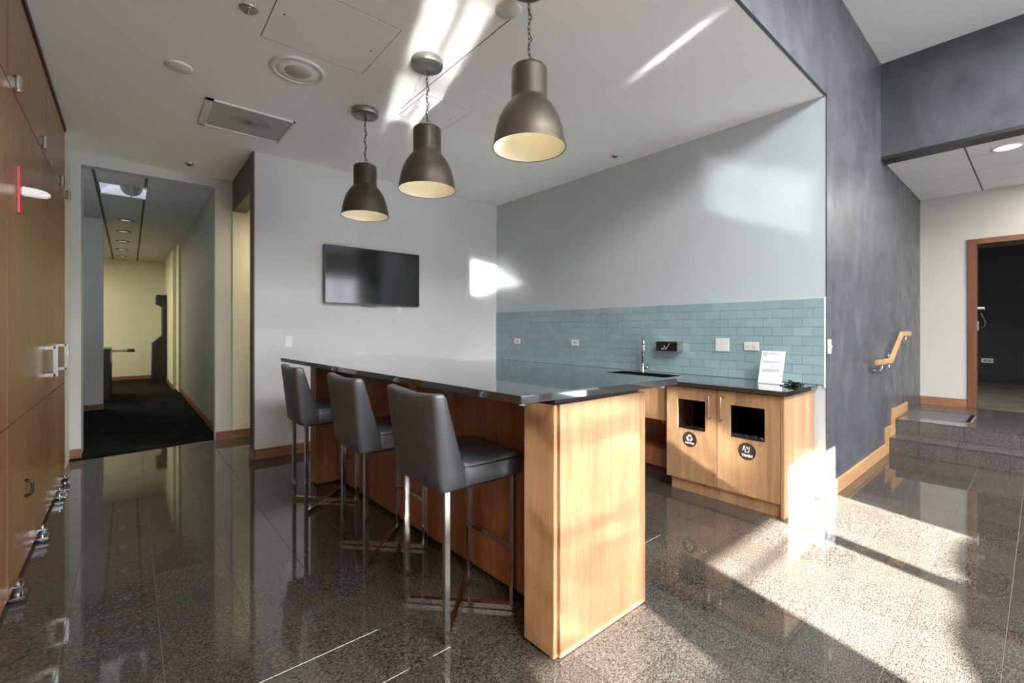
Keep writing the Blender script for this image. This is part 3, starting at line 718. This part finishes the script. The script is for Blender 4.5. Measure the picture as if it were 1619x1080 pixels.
# three chasing arrows
m = MB()
def flat(m, pts, y, z):
    fs = [m.bm.verts.new((XC - .0018, y - u, z + v)) for u, v in pts]; m.bm.faces.new(fs)
for k in range(3):
    q = R(90 + 120 * k); ro = lambda u, v: (u * cos(q) - v * sin(q), u * sin(q) + v * cos(q))
    N = 7; ro_, ri_ = .0265, .0145
    A = [(ro_ * cos(R(a)), ro_ * sin(R(a))) for a in [-48 + 66 * i / N for i in range(N + 1)]]
    B = [(ri_ * cos(R(a)), ri_ * sin(R(a))) for a in [-48 + 66 * i / N for i in range(N + 1)]]
    for i in range(N): flat(m, [ro(*p) for p in (A[i], A[i + 1], B[i + 1], B[i])], 1.915, .457)
    h = R(18); h2 = R(52)
    flat(m, [ro(.032 * cos(h), .032 * sin(h)), ro(.0205 * cos(h2), .0205 * sin(h2)), ro(.0095 * cos(h), .0095 * sin(h))], 1.915, .457)
bmesh.ops.recalc_face_normals(m.bm, faces=m.bm.faces[:]); m.build('recycle_symbol', 'sticker_white', d1)
m = MB()
for p, q in (((-.018, .035), (-.012, -.008)), ((-.012, -.008), (.012, -.008)), ((.012, -.008), (.018, .035)), ((-.003, .036), (.002, .018)), ((.002, .018), (.009, .03)), ((-.021, .04), (-.030, .0))):
    m.bar((XC - .0018, 1.455 - p[0], .44 + p[1]), (XC - .0018, 1.455 - q[0], .44 + q[1]), .0034, .001, (1, 0, 0))
m.build('cup_symbol', 'sticker_white', d2)

sk = thing('sink_cabinet', 'oak sink cabinet with open knee space behind the bar', 'cabinet', (3.9, 2.7, 0))
MB().box((XC + .03, 2.13, .56), (XC + .05, 3.3, .886), .001).build('apron', 'oak_panel', sk)
MB().box((XC + .045, 2.13, .53), (XC + .07, 2.2, .72)).build('cleat', 'oak_dark', sk)
MB().prism([(3.70, .60), (3.72, .60), (3.92, .28), (3.90, .28)], 2.132, 3.3, 0, 'Y').build('knee_panel', 'oak_dark', sk)
MB().box((3.66, 2.132, .13), (3.96, 3.3, .285)).build('ledge', 'oak_dark', sk)
MB().box((3.70, 2.132, 0), (3.98, 3.3, .13)).build('plinth', 'locker_trim', sk)
MB().box((XC + .03, 3.3, 0), (XT - .014, 3.32, .886)).build('side_panel', 'oak_panel', sk)
fc = thing('base_cabinet', 'oak cabinet hidden behind the bar under the far end of the black counter', 'cabinet', (3.9, 4.3, 0))
MB().box((XC + .022, 3.322, .1), (XT - .014, YT - .016, .886)).build('carcass', 'oak_dark', fc)
MB().box((XC + .06, 3.322, 0), (XT - .014, YT - .016, .1)).build('plinth', 'locker_trim', fc)
for k in range(4):
    y0 = 3.325 + k * .502; d = MB().box((XC, y0, .1), (XC + .02, y0 + .498, .878), .001).build('door', 'oak_panel', fc)
    hy = y0 + (.45 if k % 2 == 0 else .05)
    MB().tube([(XC, hy, .83), (XC - .03, hy, .83), (XC - .03, hy, .66), (XC, hy, .66)], .006, 8).build('handle', 'brushed_steel', d)
# worktop with a cut-out for the sink
SX0, SX1, SY0, SY1 = 3.70, 4.07, 2.26, 2.94
m = MB(); z0, z1 = .8865, .921; xa, xb, ya, yb = XC - .03, XT - .0125, 1.172, YT - .001
m.box((xa, ya, z0), (xb, SY0, z1), .002).box((xa, SY1, z0), (xb, yb, z1), .002).box((xa, SY0 - .003, z0), (SX0, SY1 + .003, z1)).box((SX1, SY0 - .003, z0), (xb, SY1 + .003, z1))
ct = tag(m.build('worktop', 'black_stone'), 'polished black stone worktop along the blue tiled wall', 'countertop')
si = thing('sink', 'dark sink sunk into the black worktop below the faucet', 'sink', (3.88, 2.6, .88))
m = MB(); m.box((SX0 - .005, SY0 - .005, .70), (SX1 + .005, SY1 + .005, .705)).box((SX0 - .006, SY0 - .006, .70), (SX0, SY1 + .006, .886)).box((SX1, SY0 - .006, .70), (SX1 + .006, SY1 + .006, .886)).box((SX0, SY0 - .006, .70), (SX1, SY0, .886)).box((SX0, SY1, .70), (SX1, SY1 + .006, .886))
m.build('basin', 'dark_steel', si); MB().cyl((3.885, 2.6, .7045), .035, .004).build('drain', 'brushed_steel', si)
fa = thing('faucet', 'tall chrome faucet with a side lever at the sink', 'faucet', (4.14, 2.74, .921))
MB().lathe([(0, .921), (.027, .921), (.027, .927), (.021, .932), (.021, 1.0), (.018, 1.008), (.0125, 1.012)], (4.14, 2.74, 0), 28).build('body', 'chrome', fa)
MB().tube([(4.14 - .8 * d, 2.74 - .6 * d, z) for d, z in ((0, 1.0), (0, 1.19), (.005, 1.235), (.03, 1.275), (.07, 1.29), (.11, 1.275), (.135, 1.235), (.14, 1.19))], .0115, 14).build('spout', 'chrome', fa)
MB().lathe([(.0115, 1.205), (.0155, 1.2), (.0155, 1.13), (.012, 1.122), (0, 1.122)], (4.028, 2.656, 0), 20).build('spray_head', 'chrome', fa)
lv = MB().lathe([(0, -.02), (.016, -.02), (.018, -.03), (.018, -.06), (.012, -.066), (0, -.066)], (4.14, 2.74, .968), 20, 'Y').build('valve', 'chrome', fa)
MB().tube([(4.14, 2.69, .968), (4.12, 2.665, .995), (4.09, 2.65, 1.022)], .006, 10).build('lever', 'chrome', fa)

# sign holder and cable on the worktop
sg = thing('sign_holder', 'slanted clear sign holder with a printed white sheet on the black worktop', 'sign', (4.05, 1.5, .921))
yl, yr = 1.535, 1.355
B0, T0 = Vector((3.985, 0, .923)), Vector((4.075, 0, 1.185))
def sheet(off, ya, yb, u0, u1):
    nrm = Vector((-(T0.z - B0.z), 0, T0.x - B0.x)).normalized(); P = []
    for u, y in ((u0, ya), (u0, yb), (u1, yb), (u1, ya)):
        p = B0.lerp(T0, u) + nrm * off; P.append((p.x, y + (u - .5) * .0, p.z))
    return P
def slab(m, off, th, ya, yb, u0, u1):
    A, B = sheet(off, ya, yb, u0, u1), sheet(off + th, ya, yb, u0, u1); m.loft([A, B], True, False); return m
slab(MB(), 0, .003, yl, yr, 0, 1).build('backing', 'white_plastic', sg)
slab(MB(), .0032, .0008, yl - .004, yr + .004, .015, .985).build('printed_sheet', 'paper', sg)
m = MB()
def line(u, a, b, h=.008): slab(m, .0042, .0003, yl - .012 - a * .156, yl - .012 - b * .156, u, u + h)
for u, a, b in ((.93, .28, .78), (.905, .34, .72), (.885, .3, .76), (.76, .02, .2), (.68, .05, .93), (.66, .05, .9), (.64, .05, .93), (.62, .05, .55), (.54, .45, .68), (.515, .42, .7), (.43, .05, .95), (.41, .05, .9), (.39, .05, .93), (.37, .05, .95), (.35, .05, .6)): line(u, a, b)
m.build('printed_lines', 'ink_grey', sg)
m = MB(); slab(m, .0042, .0003, yl - .012, yl - .05, .83, .96); m.build('printed_block', 'ink_blue', sg)
MB().box((3.985, yr, .921), (4.11, yl, .9235)).build('foot', 'white_plastic', sg)
cb = thing('cable', 'small tangled bundle of black cable lying on the worktop beside the sign', 'cable', (3.98, 1.27, .921))
m = MB()
for k in range(5):
    P = []; ph = k * 1.3
    for a in range(25):
        q = 2 * pi * a / 24; P.append((3.98 + (.03 + .006 * k) * cos(q + ph) + .008 * sin(3 * q + k), 1.265 + (.048 + .006 * (k % 3)) * sin(q), .928 + .006 * k + .006 * sin(2 * q + ph)))
    m.tube(P, .004, 8, False)
m.tube([(3.96, 1.31, .928), (3.93, 1.33, .926), (3.92, 1.345, .925)], .004, 8)
m.build('loops', 'black_plastic', cb)
MB().box((3.955, 1.235, .9215), (3.985, 1.28, .938), .004).build('plug', 'black_plastic', cb)

# ------------------------------------------------------------------ handrail
hr = thing('handrail', 'wooden handrail on the dark plaster wall rising with the steps', 'handrail', (6.2, 1.04, 1.0))
rl = [(5.53, 1.043), (6.16, 1.037), (6.72, 1.318), (7.20, 1.318)]
m = MB(); n = len(rl); hgt = .05
A = [m.bm.verts.new((x, y, z + s)) for x, z in rl for y in (1.025, 1.06) for s in (-hgt / 2, hgt / 2)]
for k in range(n - 1):
    a = A[4 * k:4 * k + 4]; b = A[4 * k + 4:4 * k + 8]
    for i, j in ((0, 1), (1, 3), (3, 2), (2, 0)): m.bm.faces.new((a[i], a[j], b[j], b[i]))
m.bm.faces.new((A[0], A[1], A[3], A[2])); m.bm.faces.new((A[-4], A[-2], A[-1], A[-3])); bmesh.ops.recalc_face_normals(m.bm, faces=m.bm.faces[:])
bmesh.ops.bevel(m.bm, geom=m.bm.edges[:], offset=.005, segments=2, affect='EDGES')
m.build('rail', 'rail_wood', hr)
for x, z in ((5.75, 1.041), (6.06, 1.037), (6.42, 1.165), (6.95, 1.318)):
    b = MB().tube([(x, 1.043, z - .03), (x, 1.043, z - .075), (x, 1.06, z - .088), (x, YD - .008, z - .088)], .0075, 10)
    b.build('bracket', 'chrome', hr); MB().lathe([(0, 0), (.03, 0), (.03, -.006), (0, -.006)], (x, YD - .002, z - .088), 20, 'Y', False).build('wall_flange', 'chrome', hr)

# ------------------------------------------------------------------ cupboard wall on the left
lk = thing('cupboard_wall', 'tall built-in brown wooden cupboards along the left side', 'cupboard', (XL - .01, 3, 0))
YE = 5.86
seams = [-1.5, -.55, .42, 1.37, 2.3, 3.29, 4.62, YE]
for k, (a, b) in enumerate(zip(seams, seams[1:])):
    MB().box((XL - .02, a + .002, 2.598), (XL, b - .002, 3.19), .001).build('upper_panel', 'locker_wood', lk)
    d = MB().box((XL - .02, a + .002, .882), (XL, b - .002, 2.59), .001).build('door', 'locker_wood', lk)
    l = MB().box((XL - .02, a + .002, .03), (XL, b - .002, .874), .001).build('lower_door', 'locker_wood', lk)
    for hy in {5: (4.55,), 6: (5.28,)}.get(k, ()):
        m = MB().box((XL, hy - .016, 1.03), (XL + .06, hy + .016, 1.052), .003).box((XL, hy - .016, 1.223), (XL + .06, hy + .016, 1.245), .003).box((XL + .045, hy - .016, 1.03), (XL + .07, hy + .016, 1.245), .003)
        m.build('handle', 'brushed_steel', d)
    if k == 5: MB().tube([(XL, 3.78, .50), (XL + .03, 3.78, .485), (XL + .03, 3.78, .42), (XL, 3.78, .405)], .008, 10).build('pull', 'black_metal', l)
MB().box((XL - .024, -1.5, 0), (XL - .012, YE, 3.2)).build('backing', 'void_black', lk)
MB().box((XL - .02, -1.5, 3.195), (XL + .012, YE, ZC - .002), .002).build('cornice', 'locker_trim', lk)
MB().box((XL - .02, YE, .0), (XL, YE + .02, ZC - .002)).build('end_strip', 'locker_wood', lk)
MB().box((XL - .03, YE + .02, 0), (XL - .02, YH - .02, ZC - .001)).build('filler', 'white_trim', lk)
for y in (1.4, 2.35, 3.345, 4.265, 5.281, 5.80):
    h = MB().box((XL - .005, y - .026, 2.565), (XL + .045, y + .004, 2.625), .006).build('hinge', 'chrome', lk)
    MB().cyl((XL + .03, y - .011, 2.555), .017, .08).build('hinge_pin', 'chrome', h)
m = MB()
for z in (2.585, 2.602): m.tube([(XL + .006, 4.70, z), (XL + .02, 4.74, z + .005), (XL + .006, 4.82, z)], .004, 8)
m.build('latch_wire', 'chrome', lk)
for y in (2.3, 3.345, 4.19, 5.13, 5.52):
    h = MB().box((XL - .005, y - .04, .045), (XL + .05, y + .04, .085), .008).build('pivot', 'chrome', lk)
    MB().box((XL - .005, y - .05, .012), (XL + .06, y + .05, .03), .004).build('pivot_plate', 'chrome', h)
    MB().cyl((XL + .028, y, .0), .018, .1).build('pivot_pin', 'chrome', h)
hl = thing('lever_latch', 'white lever latch on a red plate high on the brown cupboard doors', 'latch', (XL, 3.6, 2.11))
MB().box((XL + .001, 3.53, 1.985), (XL + .012, 3.60, 2.235), .004).build('plate', 'red_plastic', hl)
MB().tube([(XL + .012, 3.565, 2.11), (XL + .03, 3.565, 2.11)], .016, 14).build('pivot', 'white_plastic', hl)
MB().prism([(XL + .012, 2.085), (XL + .085, 2.082), (XL + .118, 2.086), (XL + .128, 2.1), (XL + .12, 2.118), (XL + .08, 2.13), (XL + .012, 2.135)], 3.55, 3.58, .006, 'Y').build('lever', 'white_plastic', hl)

# ------------------------------------------------------------------ ceiling fittings
sp = thing('ceiling_speaker', 'large round white ceiling speaker', 'speaker', (.927, 3.478, ZC))
MB().lathe([(.178, -.0), (.183, -.006), (.178, -.014), (.155, -.016), (.148, -.01), (.148, -.002)], (.927, 3.478, ZC), 48).build('ring', 'white_trim', sp)
MB().lathe([(0, -.014), (.09, -.013), (.148, -.009), (.15, 0)], (.927, 3.478, ZC), 48).build('grille', 'white_ceiling', sp)
MB().lathe([(0, -.0165), (.085, -.0155), (.087, -.0125)], (.927, 3.478, ZC), 40).build('centre_cover', 'ceiling_panel', sp)
def round_plate(name, label, cat, x, y, r, m='white_trim', drop=.012):
    t_ = thing(name, label, cat, (x, y, ZC)); MB().lathe([(r, 0), (r, -drop * .5), (r * .9, -drop), (0, -drop)], (x, y, ZC), 40).build('plate', m, t_); return t_
round_plate('smoke_detector', 'small round white disc on the ceiling left of the large speaker', 'ceiling plate', .269, 3.975, .082)
t_ = round_plate('cover_plate', 'round white cover plate at the top edge of the ceiling beside the nearest lamp', 'ceiling plate', 1.69, 2.02, .075)
t_ = round_plate('sprinkler', 'recessed round metal fitting in the ceiling above the cupboards', 'sprinkler', .53, 3.0, .05, 'brushed_steel', .008)
MB().lathe([(0, -.0095), (.036, -.009), (.04, -.007)], (.53, 3.0, ZC), 24).build('recess', 'mesh_grey', t_)
MB().box((.527, 2.962, ZC - .016), (.533, 3.038, ZC - .009)).build('deflector', 'brushed_steel', t_)
t_ = round_plate('sprinkler', 'small metal sprinkler on the ceiling in front of the corridor opening', 'sprinkler', .514, 6.2, .045, 'brushed_steel', .02)
MB().lathe([(0, -.03), (.018, -.03), (.012, -.018)], (.514, 6.2, ZC), 16).build('deflector', 'dark_steel', t_)
t_ = round_plate('sprinkler', 'small metal sprinkler on the ceiling near the pale blue wall', 'sprinkler', 3.975, 2.976, .04, 'brushed_steel', .012)
MB().lathe([(0, -.02), (.016, -.02), (.012, -.01)], (3.975, 2.976, ZC), 16).build('deflector', 'dark_steel', t_)
vt = thing('ceiling_vent', 'square return air vent with a dark smudge in the white ceiling', 'vent', (.805, 4.64, ZC))
x0, x1, y0, y1 = .47, 1.14, 4.35, 4.935
m = MB(); t = .035
m.box((x0, y0, ZC - .014), (x1, y0 + .02, ZC)).box((x0, y1 - .02, ZC - .014), (x1, y1, ZC)).box((x0, y0, ZC - .014), (x0 + t + .02, y1, ZC)).box((x1 - .02, y0, ZC - .014), (x1, y1, ZC))
m.build('frame', 'white_trim', vt)
MB().box((x0 + .06, y0 + .025, ZC - .006), (x1 - .025, y1 - .025, ZC - .001)).build('face', 'vent_face', vt)
def hatch(name, label, x0, x1, y0, y1):
    t_ = thing(name, label, 'access panel', ((x0 + x1) / 2, (y0 + y1) / 2, ZC))
    MB().box((x0, y0, ZC - .0025), (x1, y1, ZC), .001).build('panel', 'white_ceiling', t_)
    m = MB()
    for a, b in (((x0 - .004, y0 - .004), (x0, y1 + .004)), ((x1, y0 - .004), (x1 + .004, y1 + .004)), ((x0, y0 - .004), (x1, y0)), ((x0, y1), (x1, y1 + .004))): m.box((*a, ZC - .001), (*b, ZC))
    m.build('gap', 'seam_dark', t_)
    for x in (x0 + .06, x1 - .06): MB().cyl((x, (y0 + y1) / 2, ZC - .004), .006, .003).build('screw', 'seam_dark', t_)
hatch('access_panel', 'large square access panel in the ceiling above the large speaker', .64, 1.295, 2.60, 3.225)
hatch('access_panel', 'smaller square access panel in the ceiling right of the middle pendant lamp', 1.79, 2.236, 3.18, 3.63)
struct('trim_4', MB().box((1.748, 2.06, ZC - .0015), (1.753, 3.52, ZC)), 'seam_dark')

# recessed downlight beyond the header
def downlight(label, x, y, z, r, lens='lamp_lens', ring='white_trim'):
    t_ = thing('downlight', label, 'ceiling light', (x, y, z))
    MB().lathe([(r, 0), (r, -.006), (r * .84, -.008), (r * .8, -.002)], (x, y, z), 36).build('ring', ring, t_)
    MB().lathe([(0, -.004), (r * .8, -.003), (r * .82, 0)], (x, y, z), 36).build('lens', lens, t_); return t_
downlight('lit round downlight in the tiled ceiling over the steps', 6.62, .225, 3.17, .115)
downlight('dim round downlight in the ceiling of the dark back room', 10.6, .62, 3.0, .1, 'lamp_white', 'dark_steel')
names = ['nearest', 'second', 'third', 'fourth', 'farthest']
for k, (x, y) in enumerate(((-.045, 10.2), (-.087, 11.4), (-.108, 12.65), (-.13, 13.95), (-.154, 15.2))):
    t_ = downlight('%s of the five small dark downlights along the corridor ceiling' % names[k], x, y, 3.25, .12, 'lamp_white', 'dark_steel')
    MB().lathe([(.075, -.009), (.095, -.006), (.075, -.004)], (x, y, 3.25), 30).build('baffle', 'black_metal', t_)
# recessed corridor light: white curved reflectors each side of a grey mesh basket
tf = thing('recessed_light', 'recessed corridor light with white curved reflectors and grey mesh centre', 'ceiling light', (0, 8.08, 3.25))
x0, x1, y0, y1 = -.3, .345, 7.76, 8.42
m = MB(); N = 16
for s in (-1, 1):
    cx = (x0 + x1) / 2 + s * .165; A = []
    for yy in (y0 + .01, y1 - .01):
        A.append([(cx - .155 * cos(pi * k / N), yy, 3.252 + .125 * sin(pi * k / N)) for k in range(N + 1)])
    V = [[m.bm.verts.new(p) for p in r] for r in A]
    for k in range(N): m.bm.faces.new((V[0][k], V[0][k + 1], V[1][k + 1], V[1][k]))
    for r in V[1:]: m.bm.faces.new(r)
m.build('reflector', 'lamp_white', tf)
MB().prism([((x0 + x1) / 2 + .125 * cos(pi + pi * k / 14), 3.385 + .125 * sin(pi + pi * k / 14)) for k in range(15)], y0 + .06, y1 - .05, 0, 'Y').build('basket', 'mesh_grey', tf)
m = MB(); m.box((x0, y0, 3.245), (x1, y0 + .02, 3.255)).box((x0, y1 - .02, 3.245), (x1, y1, 3.255)); m.build('frame', 'ceiling_panel', tf)

# ------------------------------------------------------------------ things in the corridor and the back room
ar = thing('arcade_cabinet', 'black arcade cabinet seen from the side at the end of the corridor', 'arcade machine', (.62, 15.2, .008))
def side(yv): return MB().prism([(.445, .008), (.755, .008), (.755, 2.28), (.535, 2.28), (.535, 2.06), (.60, 2.03), (.665, 1.98), (.665, 1.23), (.455, 1.02)], yv, yv + .025, .003, 'Y')
side(14.9).build('side_panel', 'black_plastic', ar); side(15.5).build('side_panel', 'black_plastic', ar)
MB().box((.46, 14.925, .05), (.75, 15.5, .98)).build('body', 'black_metal', ar)
MB().box((.68, 14.925, .98), (.75, 15.5, 2.25)).build('back', 'black_metal', ar)
MB().box((.675, 14.95, 1.3), (.682, 15.48, 1.9)).build('screen', 'screen', ar)
MB().box((.54, 14.925, 2.08), (.68, 15.5, 2.27)).build('marquee', 'black_plastic', ar)
MB().prism([(.455, 1.02), (.665, 1.225), (.665, 1.2), (.46, .99)], 14.925, 15.5, 0, 'Y').build('control_panel', 'black_plastic', ar)
fb = thing('foosball_table', 'black foosball table with player rods behind the corridor corner', 'game table', (-.95, 11.95, .008))
MB().box((-1.55, 11.55, .72), (-.28, 12.75, 1.0), .004).build('cabinet', 'black_plastic', fb)
for x in (-1.5, -.40):
    for y in (11.55, 12.63): MB().box((x, y, .008), (x + .12, y + .12, .72), .004).build('leg', 'black_plastic', fb)
for y in (11.62, 11.85, 12.1, 12.35, 12.6):
    r_ = MB().tube([(-1.75, y, .945), (.0, y, .945)], .008, 8).build('rod', 'brushed_steel', fb)
    MB().lathe([(.008, -.02), (.017, 0), (.017, .1), (0, .105)], (-.02, y, .945), 12, 'X').build('grip', 'black_plastic', r_)
ph = thing('wall_phone', 'black telephone handset on the back room wall behind the door frame', 'telephone', (8.62, .63, 1.5))
MB().box((8.6, .6, 1.46), (8.72, .66, 1.66), .006).build('base', 'black_plastic', ph)
MB().prism([(8.60, 1.645), (8.70, 1.63), (8.70, 1.66), (8.60, 1.665)], .50, .60, .002, 'Y').build('cradle', 'white_plastic', ph)
MB().tube([(8.66, .55, 1.60), (8.66, .53, 1.56), (8.66, .50, 1.48), (8.66, .50, 1.42), (8.66, .53, 1.385), (8.66, .56, 1.38)], .016, 10).build('handset', 'black_plastic', ph)
